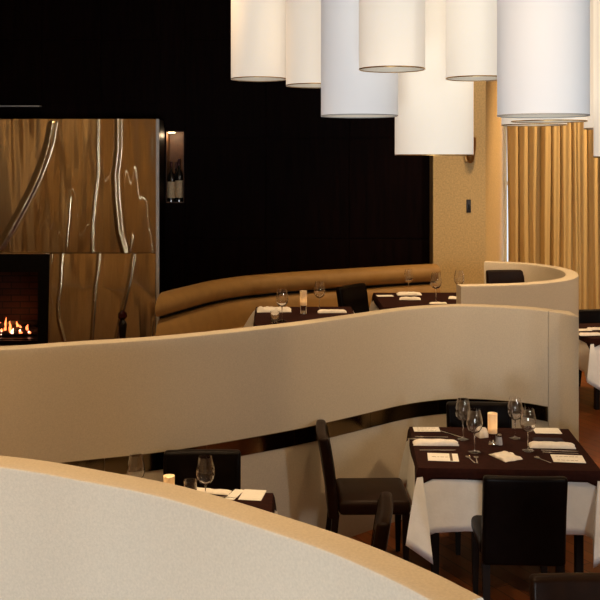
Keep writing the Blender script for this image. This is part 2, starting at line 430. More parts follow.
def sheet(x0, x1, z0, z1, lo, nx, nz):
    bm = bmesh.new()
    fine = 0.006; xs_ = []
    x = x0
    while x < x1 - 1e-6:
        xs_.append(x); x += fine if x > px(-20, FY) else .06
    xs_.append(x1)
    zs_ = [z0 + (z1 - z0) * k / nz for k in range(nz + 1)]
    use = [r for r in ridges if any(z0 - .02 <= z <= z1 + .02 for _, z in r[0][1:-1])]
    V = []
    for z in zs_:
        rx = [(ridge_x(r[0], z), r[1], r[2], r[0]) for r in use]
        row = []
        for x in xs_:
            y = .010 * noise.noise(Vector((x * 2.1, lo * 7.3, z * .55))) + .006 * noise.noise(Vector((x * 5.0, 3 + lo, z * .9))) + .0022 * noise.noise(Vector((x * 13.0, 8 + lo, z * 1.3)))
            for c, w, h, ln in rx:
                if c is None: continue
                d = (x - c) / w
                if abs(d) < 1:
                    zt = min(1, max(0, (ln[0][1] - z) / .10), max(0.0, (z - ln[-1][1]) / .10)) if ln[0][1] < z1 - .05 or ln[-1][1] > z0 + .05 else 1
                    y += w * .36 * zt * (.5 + .5 * math.cos(PI * d))
            if lo: y += .09 * (z1 - z)                      # lower sheets lean back, added so they reflect the brighter upper room
            row.append(bm.verts.new((x, FY - y, z)))
        V.append(row)
    for a_, c_ in zip(V, V[1:]):
        for i in range(len(xs_) - 1): bm.faces.new((a_[i], a_[i + 1], c_[i + 1], c_[i]))
    # folded-back rim so the sheet has thickness
    rim = [V[0], [r[-1] for r in V], V[-1][::-1], [r[0] for r in V][::-1]]
    for ed in rim:
        nv = [bm.verts.new((v.co.x, FY + .03, v.co.z)) for v in ed]
        for i in range(len(ed) - 1): bm.faces.new((ed[i], nv[i], nv[i + 1], ed[i + 1]))
    return bm
fp = thing('fireplace', 'tall fireplace clad in rippled brushed steel sheets on the left wall', 'fireplace', (0, 0, 0))
obj('upper_steel_sheet', sheet(SXL, SX1 - .036, SEAM + .004, SZ1, 0, 0, 110), M['steel'], fp, angle=80)
obj('lower_steel_sheet', sheet(FBX1, SX1 - .036, PLAT + .002, SEAM - .004, 1, 0, 80), M['steel'], fp, angle=80)
obj('side_steel_sheet', bx(SXL, FBX0, FY - .004, FY + .03, PLAT + .002, SEAM - .004), M['steel'], fp)
b = bmesh.new()
box(b, SXL, FBX0, FY + .03, DW - .013, PLAT + .002, SEAM); box(b, FBX1, SX1 - .004, FY + .031, DW - .013, PLAT + .002, SEAM); box(b, SXL, SX1 - .004, FY + .031, DW - .013, SEAM, SZ1 - .002)
obj('chimney_breast', b, M['dark_wood'], fp, smooth=False)
obj('corner_trim', bx(SX1 - .034, SX1 + .004, FY - .02, FY + .012, PLAT + .002, SZ1, .010, 4), M['white_paint'], fp)
obj('ledge', bx(-3.95, FBX1 + .01, FY - .035, FY - .001, SEAM - .012, SEAM + .006, .004, 2), M['steel'], fp)
# firebox
b = bmesh.new()
box(b, FBX0, FBX1, DW - .06, DW - .02, PLAT + .002, SEAM)                               # back
box(b, FBX1 - .12, FBX1 - .09, FY + .02, DW - .06, PLAT + .002, SEAM - .2); box(b, FBX0 + .09, FBX0 + .12, FY + .02, DW - .06, PLAT + .002, SEAM - .2)
obj('brick_lining', b, M['brick'], fp, smooth=False)
b = bmesh.new(); z_in = pz(272, FY)
box(b, FBX0 + .001, FBX0 + .13, FY - .01, FY + .03, PLAT + .002, SEAM - .013); box(b, px(38, FY), FBX1 - .001, FY - .01, FY + .03, PLAT + .002, SEAM - .013)
box(b, FBX0 + .13, px(38, FY), FY - .01, FY + .03, z_in, SEAM - .013); box(b, FBX0 + .13, px(38, FY), FY - .01, FY + .03, PLAT + .002, PLAT + .05)
obj('firebox_frame', b, M['black_metal'], fp, smooth=False)
b = bmesh.new(); box(b, FBX0 + .13, px(38, FY) - .002, FY + .03, DW - .06, PLAT + .002, PLAT + .06)
obj('grate', b, M['black_metal'], fp, smooth=False)
obj('side_edge', bx(px(38, FY) - .006, px(38, FY) - .001, FY + .03, FY + .036, PLAT + .08, z_in - .03), M['chrome'], fp, smooth=False)
# logs and flames
for k, (x, y, rz, rr, z) in enumerate([(-3.35, 11.02, .08, .05, .0), (-3.18, 11.10, -.25, .045, .0), (-3.28, 11.06, .5, .04, .082)]):
    pts = [(-.26 + .13 * i, .012 * math.sin(i * 2.1 + k), .006 * math.cos(i * 1.7 + k)) for i in range(5)]
    lg = obj('firewood_log', tube(pts, [rr * (1 + .1 * math.sin(i * 3 + k)) for i in range(5)], 12), M['log'], loc=(x, y, PLAT + .06 + rr + z), rz=rz)
    tag(lg, ['charred log lying across the front of the fire', 'charred log at the back of the fire', 'charred log crossing on top of the burning fire'][k], 'log', 'logs burning in the fireplace')
def flame(bm, x, y, z, h, r, ph):
    seg = 10; rings = []
    for k in range(9):
        t = k / 8
        rr = r * (math.sin(PI * min(1, .25 + .75 * t)) ** .9) * (1 - .35 * t) + .0005
        ox = .35 * r * math.sin(ph + 4 * t) * t * 2; oy = .3 * r * math.cos(ph * 1.3 + 3 * t) * t
        rings.append([bm.verts.new((x + ox + rr * math.cos(2 * PI * i / seg), y + oy + .6 * rr * math.sin(2 * PI * i / seg), z + h * t)) for i in range(seg)])
    for a_, c_ in zip(rings, rings[1:]):
        for i in range(seg): bm.faces.new((a_[i], a_[(i + 1) % seg], c_[(i + 1) % seg], c_[i]))
    bm.faces.new(rings[0][::-1]); bm.faces.new(rings[-1])
fire = thing('fire', 'orange fire burning low in the dark brick firebox', 'fire', (-3.2, 11.0, PLAT + .06))
for k in range(30):
    x = -3.72 + .66 * (k / 29) + random.uniform(-.03, .03); y = 10.93 + random.uniform(0, .12)
    h = random.uniform(.03, .11) * (2.0 if k in (11, 17, 20) else 1.0) * (.7 if k > 23 else 1)
    b = bmesh.new(); flame(b, x + 3.2, y - 11.0, random.uniform(.02, .08), h, random.uniform(.012, .022), k * 1.7)
    obj('flame', b, M['flame'] if k % 3 else M['flame_core'], fire)
# thin pale line of a ledge in the panelling above
obj('picture_ledge', bx(-4.6, px(40, DW - .1), DW - .13, DW - .012, pz(106.6, 11.2), pz(105.6, 11.2)), M['rim_grey'], smooth=False)
tag(bpy.data.objects['picture_ledge'], 'thin metal ledge on dark panelling above the steel', 'ledge')
# dark slender ornament with a round top standing by the fireplace
ox, oy = px(122.5, 9.95), 9.95; oh = pz(310, 9.95) - PLAT
orn = thing('floor_ornament', 'slim black floor ornament with round oxblood top before the steel', 'ornament', (ox, oy, PLAT))
obj('body', lathe([(0, 0), (.075, 0), (.075, .02), (.03, .035), (.028, .1), (.034, oh * .5), (.046, oh * .72), (.034, oh - .12), (.02, oh - .10), (0, oh - .10)], 20), M['ornament'], orn)
obj('round_top', lathe([(0, oh - .112), (.026, oh - .10), (.048, oh - .07), (.044, oh - .035), (.022, oh - .012), (.012, oh - .004), (0, oh)], 20), M['ornament_head'], orn)

# bottles in the niche
nw = NX1 - NX0
def bottle_parts(root, h, r, lab):
    s = h / .31
    obj('glass_body', lathe([(0, 0), (r, 0), (r, .185 * s), (r * .9, .205 * s), (.015, .235 * s), (.0145, .30 * s), (.0165, .302 * s), (.0165, .31 * s), (0, .31 * s)], 24), M['bottle'], root)
    obj('foil_cap', lathe([(.0155, .262 * s), (.0165, .262 * s), (.0175, .312 * s), (0, .313 * s)], 20), M['foil'], root)
    if lab: obj('label', lathe([(r + .0005, .03 * s), (r + .0012, .03 * s), (r + .0012, .155 * s), (r + .0005, .155 * s)], 24), M['label_paper'], root)
for k, (fx, yy, h, lb) in enumerate([(.25, .06, .47, 'dark bottle with tan label at the left of the wall niche'), (.70, .06, .50, 'tallest dark bottle with tan label in the wall niche'), (.47, .18, .46, 'dark bottle standing behind two others in the niche')]):
    t = thing('wine_bottle', lb, 'bottle', (NX0 + fx * nw, DW + yy, NZ0 + .0125), 0, 'bottles in the wall niche')
    bottle_parts(t, h, .046, True)
nl = obj('niche_light', bx(NX0 + .02, NX0 + .10, DW + .02, DW + .06, NZ1 - .022, NZ1 - .012, .003, 1), M['downlight'])
tag(nl, 'tiny bright light strip at the top of the bottle niche', 'light')

# pier fittings
sw = thing('wall_control', 'small dark control plate on the beige pier', 'switch', (px(468.5, 11), PYF, pz(206, 11)))
obj('plate', bx(-.026, .026, -.014, 0, -.075, .075, .005, 2), M['plate_dark'], sw)
obj('button', bx(-.010, .010, -.018, -.012, -.04, .02, .003, 1), M['black_metal'], sw)
sc = thing('wall_sconce', 'brass wall sconce half hidden behind the lowest lampshade', 'sconce', (px(469, 11), PYF, pz(150, 11)))
obj('back_plate', bx(-.05, .05, -.015, 0, -.14, .14, .006, 2), M['brass'], sc)
obj('cup', lathe([(0, -.15), (.02, -.148), (.045, -.10), (.062, .02), (.066, .14), (.058, .14), (.05, .0), (0, -.08)], 24, c=(0, -.085, 0)), M['brass'], sc)
obj('arm', tube([(0, -.01, -.02), (0, -.05, -.03), (0, -.07, -.06)], .010), M['brass'], sc)

# ------------------------------------------------------------------ banquette
bq = [(-1.29, 8.28)] + [((px(x, 1.17 * F / (y - HY))), 1.17 * F / (y - HY)) for x, y in [(170, 289.5), (200, 282), (230, 277), (260, 274), (300, 271), (350, 268), (400, 265), (437, 263)]]
bq = [(-1.50, 7.75), (-1.38, 8.05), (-1.28, 8.33)] + bq[2:-1] + [(px(433, 10.72), 10.72)]
Q = smooth_path(bq, 10)
BX = -1.205
def bsw(prof): return cut_x(sweep(Q, prof), BX, True)
ban = thing('banquette', 'curved tan leather banquette with padded roll along the dark wall', 'banquette')
def ell(co, cz, ro, rz_, n=18): return [(co + ro * math.cos(2 * PI * k / n), cz + rz_ * math.sin(2 * PI * k / n)) for k in range(n)]
obj('back_roll', bsw(ell(.06, 1.305, .115, .098)), M['banquette'], ban, angle=50)
obj('back_frame', bsw([(-.10, PLAT + .002), (.05, PLAT + .002), (.05, 1.24), (-.10, 1.30)]), M['gap'], ban)
obj('back_cushion', bsw([(.05, .90), (.18, .90), (.185, .96), (.165, 1.10), (.14, 1.16), (.11, 1.185), (.07, 1.185), (.05, 1.17)]), M['banquette'], ban, angle=50)
obj('seat_cushion', bsw([(.05, .82), (.62, .82), (.645, .85), (.645, .90), (.62, .93), (.56, .945), (.05, .935)]), M['banquette'], ban, angle=50)
obj('plinth', bsw([(.05, PLAT + .002), (.55, PLAT + .002), (.55, .82), (.05, .82)]), M['gap'], ban)

# ------------------------------------------------------------------ chairs
def tilt(bm, z0, k):
    for v in bm.verts:
        if v.co.z > z0: v.co.y -= (v.co.z - z0) * k
    return bm
def make_chair(label, lm):
    t = thing('dining_chair', label, 'chair')
    W = .225
    s = bx(-W - .005, W + .005, -.20, .245, .385, .475, .03, 4)
    for v in s.verts:
        if v.co.z > .45: v.co.z += .012 * (1 - (v.co.x / W) ** 2) * (1 - ((v.co.y - .02) / .23) ** 2)
    obj('seat', s, lm, t)
    bk = bmesh.new(); box(bk, -W, W, -.262, -.198, .36, .86, .022, 4)
    bmesh.ops.subdivide_edges(bk, edges=[e for e in bk.edges if abs(e.verts[0].co.z - e.verts[1].co.z) > .3 or abs(e.verts[0].co.x - e.verts[1].co.x) > .3], cuts=5, use_grid_fill=True)
    for v in bk.verts:
        zz = max(0, v.co.z - .40)
        v.co.y -= zz * .055 + zz * zz * .16
        v.co.y -= .012 * (1 - (v.co.x / W) ** 2) * min(1, zz * 4)
    b_o = obj('backrest', bk, lm, t)
    for sx in (-1, 1):
        st = bmesh.new(); pts = []
        for k in range(7):
            z = .44 + .38 * k / 6; zz = z - .40
            pts.append((sx * (W - .02), -.1975 - zz * .055 - zz * zz * .16, z))
        tube(pts, .0025, 6, st)
        obj('piping', st, lm, b_o)
    for sx in (-1, 1):
        for sy, y0, dy in ((1, .215, .0), (-1, -.215, -.05)):
            l = bmesh.new(); n = 4
            x = sx * (W - .025)
            rings = []
            for q, (z, hw, off) in enumerate(((0, .014, dy), (.2, .019, dy * .35), (.39, .022, 0))):
                rings.append([l.verts.new((x + a_ * hw, y0 + off + c_ * hw, z)) for a_, c_ in ((-1, -1), (1, -1), (1, 1), (-1, 1))])
            for a_, c_ in zip(rings, rings[1:]):
                for i in range(4): l.faces.new((a_[i], a_[(i + 1) % 4], c_[(i + 1) % 4], c_[i]))
            l.faces.new(rings[0][::-1]); l.faces.new(rings[-1])
            obj('leg', l, M['leg_wood'], t)
    return t
GC = 'dark leather dining chairs'
ch = make_chair('black leather chair seen from behind at the near side of the laid table', M['leather_dark'])
ch['group'] = GC; ch.location = (1.225, 5.48, 0); ch.rotation_euler = (0, 0, -.05)
dup(ch, (1.235, 6.47, 0), PI - .05, 'black leather chair against the partition, behind the wine glasses of the large table', GC)
dup(ch, (-.565, 5.36, 0), PI + .02, 'dark chair facing us behind the half hidden table at lower left', GC)
chb = make_chair('brown leather chair seen side on at the left of the large laid table', M['leather_brown'])
chb['group'] = GC; chb.location = (.43, 6.12, 0); chb.rotation_euler = (0, 0, -PI / 2 + .02)
dup(chb, (.13, 4.78, 0), PI / 2 - .12, 'dark chair edge on between the nearest partition and the large table', GC)
dup(chb, (1.165, 3.67, 0), PI, 'chair whose padded top edge shows in the bottom right corner', GC)
dup(ch, (.72, 9.17, PLAT), R(-128), 'dark chair beside the upper table, in front of the banquette', GC)
dup(chb, (2.125, 9.62, PLAT), PI + .1, 'brown chair back showing inside the rounded booth partition', GC, scale=(.9, .9, 1.10))

# ------------------------------------------------------------------ tables and cloths
def drape(hw, hd, hang, z, ear, tip, seed, overlay=False):
    """square cloth on a table: flat top, straight sides, folded ears at the corners (towards the long sides)"""
    rnd = random.Random(seed); bm = bmesh.new(); cols = []
    corners = [(-1, -1), (1, -1), (1, 1), (-1, 1)]
    for i in range(4):
        c0 = corners[i]; c1 = corners[(i + 1) % 4]
        A_ = Vector((c0[0] * hw, c0[1] * hd)); B_ = Vector((c1[0] * hw, c1[1] * hd))
        t = (B_ - A_).normalized(); n = Vector((t.y, -t.x)); Ln = (B_ - A_).length
        longside = i % 2 == 0
        # leaving corner c0 along this side
        if overlay:
            cols.append((A_, A_ + (n - t) * ear, hang * tip))
        else:
            dg = (n - t)
            if longside:      # ear lies on this side, at its start
                cols.append((A_ + t * .002, A_ + t * (.02) + dg * ear * .75, hang * 1.15))
                cols.append((A_ + t * .012, A_ + t * (.075) + n * ear * .95, hang * tip))
                cols.append((A_ + t * .020, A_ + t * (.055) + n * ear * .25, hang * 1.06))
            else:
                cols.append((A_ + t * .03, A_ + t * .05 + n * ear * .35, hang * 1.0))
        m_ = 12
        ph = rnd.uniform(0, 6)
        for k in range(1, m_):
            s = Ln * (.09 + (1 - .18) * (k - 1) / (m_ - 2)) if not overlay else Ln * k / m_
            amp = (.012 if not overlay else .004)
            p = A_ + t * s
            cols.append((p, p + n * (.018 * (not overlay) + .006 + amp * math.sin(ph + s * 11) + rnd.uniform(-.002, .002)), hang * (1 + .015 * math.sin(ph + s * 7))))
        if not overlay:
            dg = (n + t)
            if longside:
                cols.append((B_ - t * .020, B_ - t * (.055) + n * ear * .25, hang * 1.06))
                cols.append((B_ - t * .012, B_ - t * (.075) + n * ear * .95, hang * tip))
                cols.append((B_ - t * .002, B_ - t * (.02) + dg * ear * .75, hang * 1.15))
            else:
                cols.append((B_ - t * .03, B_ - t * .05 + n * ear * .35, hang * 1.0))
    rows = 9 if not overlay else 4; grid = []
    for a_, b_, h in cols:
        c = []
        out = (b_ - a_)
        for r in range(rows + 1):
            u = r / rows
            if r == 0: q = a_; zz = 0
            else:
                e = u ** .85
                q = a_ + out * e; zz = h * u
            nd = a_.normalized() * (.006 * min(1, u * 6))
            c.append(bm.verts.new((q.x + nd.x, q.y + nd.y, z - zz)))
        grid.append(c)
    n = len(grid)
    for i in range(n):
        a_, b_ = grid[i], grid[(i + 1) % n]
        for r in range(rows): bm.faces.new((a_[r], a_[r + 1], b_[r + 1], b_[r]))
    bm.faces.new([c[0] for c in grid])
    return bm
def cloth_obj(name, bm, m, loc, rz, th=.0025):
    bmesh.ops.triangulate(bm, faces=[f for f in bm.faces if len(f.verts) > 4])
    o = obj(name, bm, m, loc=loc, rz=rz, angle=42)
    md = o.modifiers.new('thickness', 'SOLIDIFY'); md.thickness = th; md.offset = 0
    return o

TT = .735
def table(loc, rz, hw, hd, lab, where, pedestal=False, hang=.36, seed=1, ear=.135):
    t = thing('dining_table', f'square dining table under cloths {where}', 'table', loc, rz, 'cloth covered dining tables')
    obj('tabletop', bx(-hw + .006, hw - .006, -hd + .006, hd - .006, TT - .035, TT, .004, 1), M['leg_wood'], t)
    if pedestal:
        obj('pedestal', lathe([(0, 0), (.24, 0), (.24, .015), (.06, .05), (.04, .1), (.04, TT - .05), (.15, TT - .036), (0, TT - .036)], 24), M['black_metal'], t)
    else:
        for sx in (-1, 1):
            for sy in (-1, 1):
                obj('leg', bx(sx * (hw - .10) - .024, sx * (hw - .10) + .024, sy * (hd - .10) - .024, sy * (hd - .10) + .024, 0, TT - .035, .004, 1), M['leg_wood'], t)
    z = loc[2] + TT
    c = cloth_obj('tablecloth', drape(hw, hd, hang, .004, ear, 1.42, seed), M['linen'], (loc[0], loc[1], z), rz)
    tag(c, f'white linen tablecloth draped over the table {where}', 'tablecloth', 'white tablecloths')
    ov = cloth_obj('table_overlay', drape(hw + .007, hd + .007, .062, .0085, .016, 1.75, seed + 9, True), M['overlay'], (loc[0], loc[1], z), rz, .002)
    tag(ov, f'dark brown overlay cloth on the table {where}', 'table cover', 'brown overlay cloths')
    return z + .0105
MT = (1.252, 6.10, 0); MR = -.055
ZM = table(MT, MR, .525, .43, 0, 'at right between the four chairs', seed=3)
ZF = table((-.63, 4.83, 0), 0.0, .475, .43, 0, 'half hidden behind the nearest partition', seed=5)
ZE = table((.045, 8.28, PLAT), .03, .42, .45, 0, 'below the left end of the banquette', True, .32, seed=6, ear=.30)
ZG = table((1.20, 9.20, PLAT), .02, .45, .45, 0, 'at the right end of the banquette', True, .32, seed=8)
ZK = table((3.42, 10.25, 0), .10, .52, .43, 0, 'beyond the end of the long partition', False, .36, seed=11)
dup(ch, (3.36, 10.62, 0), PI + .1, 'dark chair behind the distant table at the right edge', GC)

# ------------------------------------------------------------------ tableware
GP = 'wine glasses'
def make_glass(label):
    t = thing('wine_glass', label, 'glass', group=GP)
    bowl = [(0, .118), (.010, .1185), (.030, .127), (.045, .149), (.0505, .175), (.048, .205), (.040, .240), (.0355, .262),
            (.0345, .262), (.039, .239), (.0468, .205), (.0492, .175), (.0438, .150), (.029, .1295), (.009, .1205), (0, .120)]
    obj('bowl', lathe(bowl, 28), M['glass'], t, angle=60)
    obj('stem', lathe([(0, .008), (.006, .008), (.0038, .02), (.0033, .06), (.0036, .10), (.006, .116), (0, .1179)], 14), M['glass'], t, angle=60)
    obj('foot', lathe([(0, 0), (.035, 0), (.0355, .0012), (.02, .004), (.006, .0078), (0, .0079)], 28), M['glass'], t, angle=60)
    return t
g0 = make_glass('wine glass on the large table, back one of the pair left of the candle')
x, y = onz(463, 439, ZM); g0.location = (x, y, ZM)
def place_glass(p, q, z, lab, s=1.0):
    x, y = onz(p, q, z); dup(g0, (x, y, z), 0, lab, GP, (s, s, s))
place_glass(474.5, 452, ZM, 'wine glass on the large table, front one of the pair left of the candle')
place_glass(515, 438, ZM, 'wine glass on the large table, back one of the pair right of the candle')
place_glass(528, 450.5, ZM, 'wine glass on the large table, front one of the pair right of the candle')
place_glass(205.5, 506, ZF, 'wine glass before the dark chair at the lower left table', .98)
place_glass(136, 502, ZF, 'leftmost wine glass rising behind the nearest partition', .95)
place_glass(282, 321, ZE, 'wine glass left of the candle on the table below the banquette', 1.02)
place_glass(319.5, 311.5, ZE, 'wine glass right of the candle on the table below the banquette')
place_glass(408.5, 293.2, ZG, 'leftmost wine glass on the table at the right end of the banquette', .9)
place_glass(436, 302, ZG, 'middle wine glass on the table at the right end of the banquette', 1.05)
place_glass(459, 297, ZG, 'wine glass next to the end of the booth partition', .98)

def tumbler(p, q, z, lab):
    x, y = onz(p, q, z)
    o = obj('tumbler', lathe([(0, 0), (.030, 0), (.033, .004), (.037, .095), (.0355, .095), (.0315, .010), (0, .009)], 26), M['glass'], loc=(x, y, z), angle=60)
    tag(o, lab, 'glass', 'small tumblers')
tumbler(190.5, 498, ZF, 'small tumbler beside the wine glass at the lower left table')
tumbler(275, 323, ZE, 'small tumbler left of the wine glass on the banquette table')

cand_pts = []
def candle(p, q, z, lab, s=1.0, base=True):
    x, y = onz(p, q, z)
    t = thing('candle_holder', lab, 'candle', (x, y, z), 0, 'glowing table candles')
    h0 = .075 * s if base else .002
    if base:
        obj('base', lathe([(0, 0), (.029, 0), (.030, .004), (.026, .012), (.026, h0 - .008), (.031, h0), (0, h0)], 24), M['chrome'], t)
    obj('shade', lathe([(.029, h0), (.0295, h0), (.0310, h0 + .125 * s), (.0295, h0 + .125 * s), (.0280, h0 + .001)], 28), M['frosted'], t, angle=60)
    obj('wax', lathe([(0, h0 + .0005), (.024, h0 + .0005), (.024, h0 + .03), (0, h0 + .032)], 20), M['candle_wax'], t)
    obj('flame', lathe([(0, h0 + .036), (.004, h0 + .041), (.0045, h0 + .047), (.0015, h0 + .060), (0, h0 + .066)], 12), M['flame_tip'], t)
    cand_pts.append((x, y, z + h0 + .055))
candle(492.5, 444.5, ZM, 'frosted glass candle on a chrome base in the middle of the large table')
candle(303.5, 314, ZE, 'tall glowing candle on the table below the banquette')
candle(169, 497, ZF, 'short candle glass left of the tumbler at the lower left table', .9, False)

# salt shaker
x, y = onz(499.5, 444.5, ZM)
t = thing('salt_shaker', 'small white salt shaker right of the candle', 'shaker', (x, y, ZM))
obj('body', lathe([(0, 0), (.019, 0), (.0195, .004), (.016, .035), (.013, .05), (0, .05)], 20), M['salt'], t)
obj('cap', lathe([(.0135, .05), (.0145, .052), (.0135, .062), (.007, .068), (0, .069)], 20), M['chrome'], t)

def napkin(p, q, z, L_, D_, H_, rz, lab, group='folded white napkins', m='napkin', seed=0, crumple=.004):
    x, y = onz(p, q, z); rnd = random.Random(seed + int(p))
    nx, ny = 22, 12; bm = bmesh.new(); top = []; bot = []
    off = Vector((rnd.uniform(0, 50), rnd.uniform(0, 50), 0))
    for j in range(ny + 1):
        v = j / ny * 2 - 1; rt = []; rb = []
        for i in range(nx + 1):
            u = i / nx * 2 - 1
            wob = 1 + .10 * noise.noise(Vector((u * 1.6, v * .4, 2)) + off)
            X = u * L_ / 2 * (1 + .03 * noise.noise(Vector((v * 3, 5, 1)) + off)); Yv = v * D_ / 2 * wob
            edge = max(0, 1 - abs(v) ** 4) ** .5 * max(.15, 1 - abs(u) ** 10) ** .5
            h = H_ * edge * (.75 + .2 * math.sin(v * 7 + u * 1.2)) + crumple * noise.noise(Vector((X * 28, Yv * 40, 0)) + off)
            rt.append(bm.verts.new((X, Yv, max(.0025, h)))); rb.append(bm.verts.new((X, Yv, .0005)))
        top.append(rt); bot.append(rb)
    for j in range(ny):
        for i in range(nx):
            bm.faces.new((top[j][i], top[j][i + 1], top[j + 1][i + 1], top[j + 1][i])); bm.faces.new((bot[j][i], bot[j + 1][i], bot[j + 1][i + 1], bot[j][i + 1]))
    for i in range(nx):
        bm.faces.new((top[0][i], bot[0][i], bot[0][i + 1], top[0][i + 1])); bm.faces.new((top[ny][i], top[ny][i + 1], bot[ny][i + 1], bot[ny][i]))
    for j in range(ny):
        bm.faces.new((top[j][0], top[j + 1][0], bot[j + 1][0], bot[j][0])); bm.faces.new((top[j][nx], bot[j][nx], bot[j + 1][nx], top[j + 1][nx]))
    o = obj('napkin', bm, M[m], loc=(x, y, z), rz=rz, angle=60)
    tag(o, lab, 'napkin', group); return o
napkin(435.5, 444, ZM, .285, .085, .030, -.03, 'rolled white napkin at the left setting of the large table')
napkin(551.5, 446.5, ZM, .285, .090, .030, -.08, 'rolled white napkin at the right setting of the large table')
napkin(505.5, 457, ZM, .13, .17, .020, .45, 'white folded napkin in front of the salt shaker', crumple=.008)
napkin(482.5, 436.5, ZM, .075, .07, .055, .3, 'small crumpled white napkin left of the candle', crumple=.016)
napkin(548, 440.3, ZM, .19, .06, .016, -.05, 'dark folded napkin behind the right rolled napkin', 'dark napkins', 'darknapkin')
napkin(211, 491.5, ZF, .22, .07, .012, -.25, 'white napkin by the tumbler at the lower left table')
napkin(274, 311, ZE, .30, .16, .035, .05, 'crumpled white napkin behind the left wine glass below the banquette', crumple=.02)
napkin(332, 312.5, ZE, .25, .08, .028, .05, 'rolled white napkin at the right of the banquette table')
napkin(409, 294.8, ZG, .24, .10, .030, .05, 'white napkin at the foot of the leftmost glass by the banquette end')
napkin(410, 299.5, ZG, .20, .07, .026, -.1, 'white napkin in front of another on the table at the banquette end')
napkin(455, 298.5, ZG, .12, .09, .022, -.2, 'small white napkin next to the end of the booth partition')
napkin(438, 303.5, ZG, .16, .05, .014, .1, 'flat white napkin at the foot of the middle upper glass')
napkin(590, 335, ZK, .24, .09, .026, .1, 'white napkin at the front of the distant right table')
napkin(597, 329.5, ZK, .22, .07, .024, .05, 'white napkin at the back of the distant right table')

def card(p, q, z, w, d, rz, lab, lines=3, strip=None):
    x, y = onz(p, q, z)
    t = thing('menu_card', lab, 'menu', (x, y, z), rz, 'menu cards on the tables')
    obj('sheet', bx(-w / 2, w / 2, -d / 2, d / 2, .0004, .0034, .001, 1), M['card'], t)
    b = bmesh.new(); rnd = random.Random(int(p))
    for k in range(lines):
        yy = d * (.25 - .5 * k / max(1, lines - 1)) if lines > 1 else 0
        xx = -w * .36
        while xx < w * .30:
            l_ = rnd.uniform(.012, .03); box(b, xx, min(xx + l_, w * .36), yy - .0022, yy + .0022, .0034, .0038); xx += l_ + .006
    if lines: obj('print', b, M['ink'], t, smooth=False)
    else: b.free()
    if strip: obj('band', bx(w * strip, w * strip + .016, -d * .5 + .004, d * .5 - .004, .0034, .0040), M['ink'], t, smooth=False)
card(426.5, 429.6, ZM, .175, .105, -.02, 'menu card at the back left corner of the large table', 2)
card(443, 457.5, ZM, .185, .15, -.10, 'menu card with a brown band at the front left of the large table', 1, .22)
card(547, 431, ZM, .175, .13, -.05, 'menu card at the back right corner of the large table', 0)
card(568, 459, ZM, .19, .145, -.12, 'menu card at the front right of the large table', 2)
card(252.5, 495.3, ZF, .125, .16, -.15, 'menu card near the right corner of the lower left table', 0)
card(234.5, 494.8, ZF, .055, .16, -.3, 'narrow white card beside the menu at the lower left table', 0)
card(385, 296, ZG, .16, .10, .1, 'menu card left of the glasses at the banquette end', 0)
card(583, 330, ZK, .16, .12, .1, 'menu card at the left of the distant right table', 0)

def knife_bm():
    o = [(-.115, -.0045), (-.02, -.006), (.0, -.005), (.02, -.009), (.09, -.008), (.115, .001), (.11, .005), (.0, .005), (-.02, .006), (-.115, .0045)]
    return prism(o, .0006, .0034)
def fork_bm():
    b = prism([(-.11, -.006), (-.06, -.005), (.02, -.003), (.045, -.004), (.058, -.012), (.066, -.012), (.066, .012), (.058, .012), (.045, .004), (.02, .003), (-.06, .005), (-.11, .006)], .0006, .0034)
    for k in range(4):
        yy = -.0105 + .007 * k; prism([(.064, yy - .002), (.105, yy - .0012), (.105, yy + .0012), (.064, yy + .002)], .0012, .0034, b)
    return b
def spoon_bm():
    b = prism([(-.075, -.005), (-.02, -.003), (.025, -.0025), (.025, .0025), (-.02, .003), (-.075, .005)], .0006, .0034)
    n = 18; rings = []
    for r, z in ((1, .005), (.8, .0032), (.4, .0016), (.0, .0008)):
        rings.append([b.verts.new((.042 + .021 * r * math.cos(2 * PI * k / n), .0145 * r * math.sin(2 * PI * k / n), z)) for k in range(n)] if r else [b.verts.new((.042, 0, z))])
    for a_, c_ in zip(rings, rings[1:]):
        for k in range(n):
            if len(c_) == 1: b.faces.new((a_[k], a_[(k + 1) % n], c_[0]))
            else: b.faces.new((a_[k], a_[(k + 1) % n], c_[(k + 1) % n], c_[k]))
    return b
protos = {}
def cutlery(kind, p, q, z, rz, lab):
    x, y = onz(p, q, z)
    if kind not in protos:
        o = obj(kind, {'knife': knife_bm, 'fork': fork_bm, 'spoon': spoon_bm}[kind](), M['steelware'], angle=40); protos[kind] = o
    else:
        o = protos[kind].copy(); COL.objects.link(o)
    o.location = (x, y, z); o.rotation_euler = (0, 0, rz)
    tag(o, lab, kind, 'cutlery on the tables')
cutlery('fork', 431, 437.3, ZM, PI - .05, 'fork lying behind the left rolled napkin')
cutlery('fork', 424, 439.2, ZM, PI - .02, 'fork lying just behind the other at the left setting')
cutlery('knife', 438, 450.5, ZM, .0, 'knife lying in front of the left rolled napkin')
cutlery('knife', 453, 435, ZM, -.9, 'knife lying askew left of the back wine glass')
cutlery('spoon', 470.5, 459.5, ZM, 1.75, 'left of two small spoons at the foot of the front left glass')
cutlery('spoon', 476.5, 459.8, ZM, 1.45, 'right of two small spoons at the foot of the front left glass')
cutlery('spoon', 542, 460, ZM, 2.1, 'small spoon left of the front right menu card')
cutlery('knife', 560, 451.2, ZM, -.12, 'knife lying in front of the right rolled napkin')
cutlery('fork', 560, 453.3, ZM, PI - .15, 'fork lying behind the front right menu card')
cutlery('knife', 217.5, 497.0, ZF, -.2, 'knife at the lower left table')

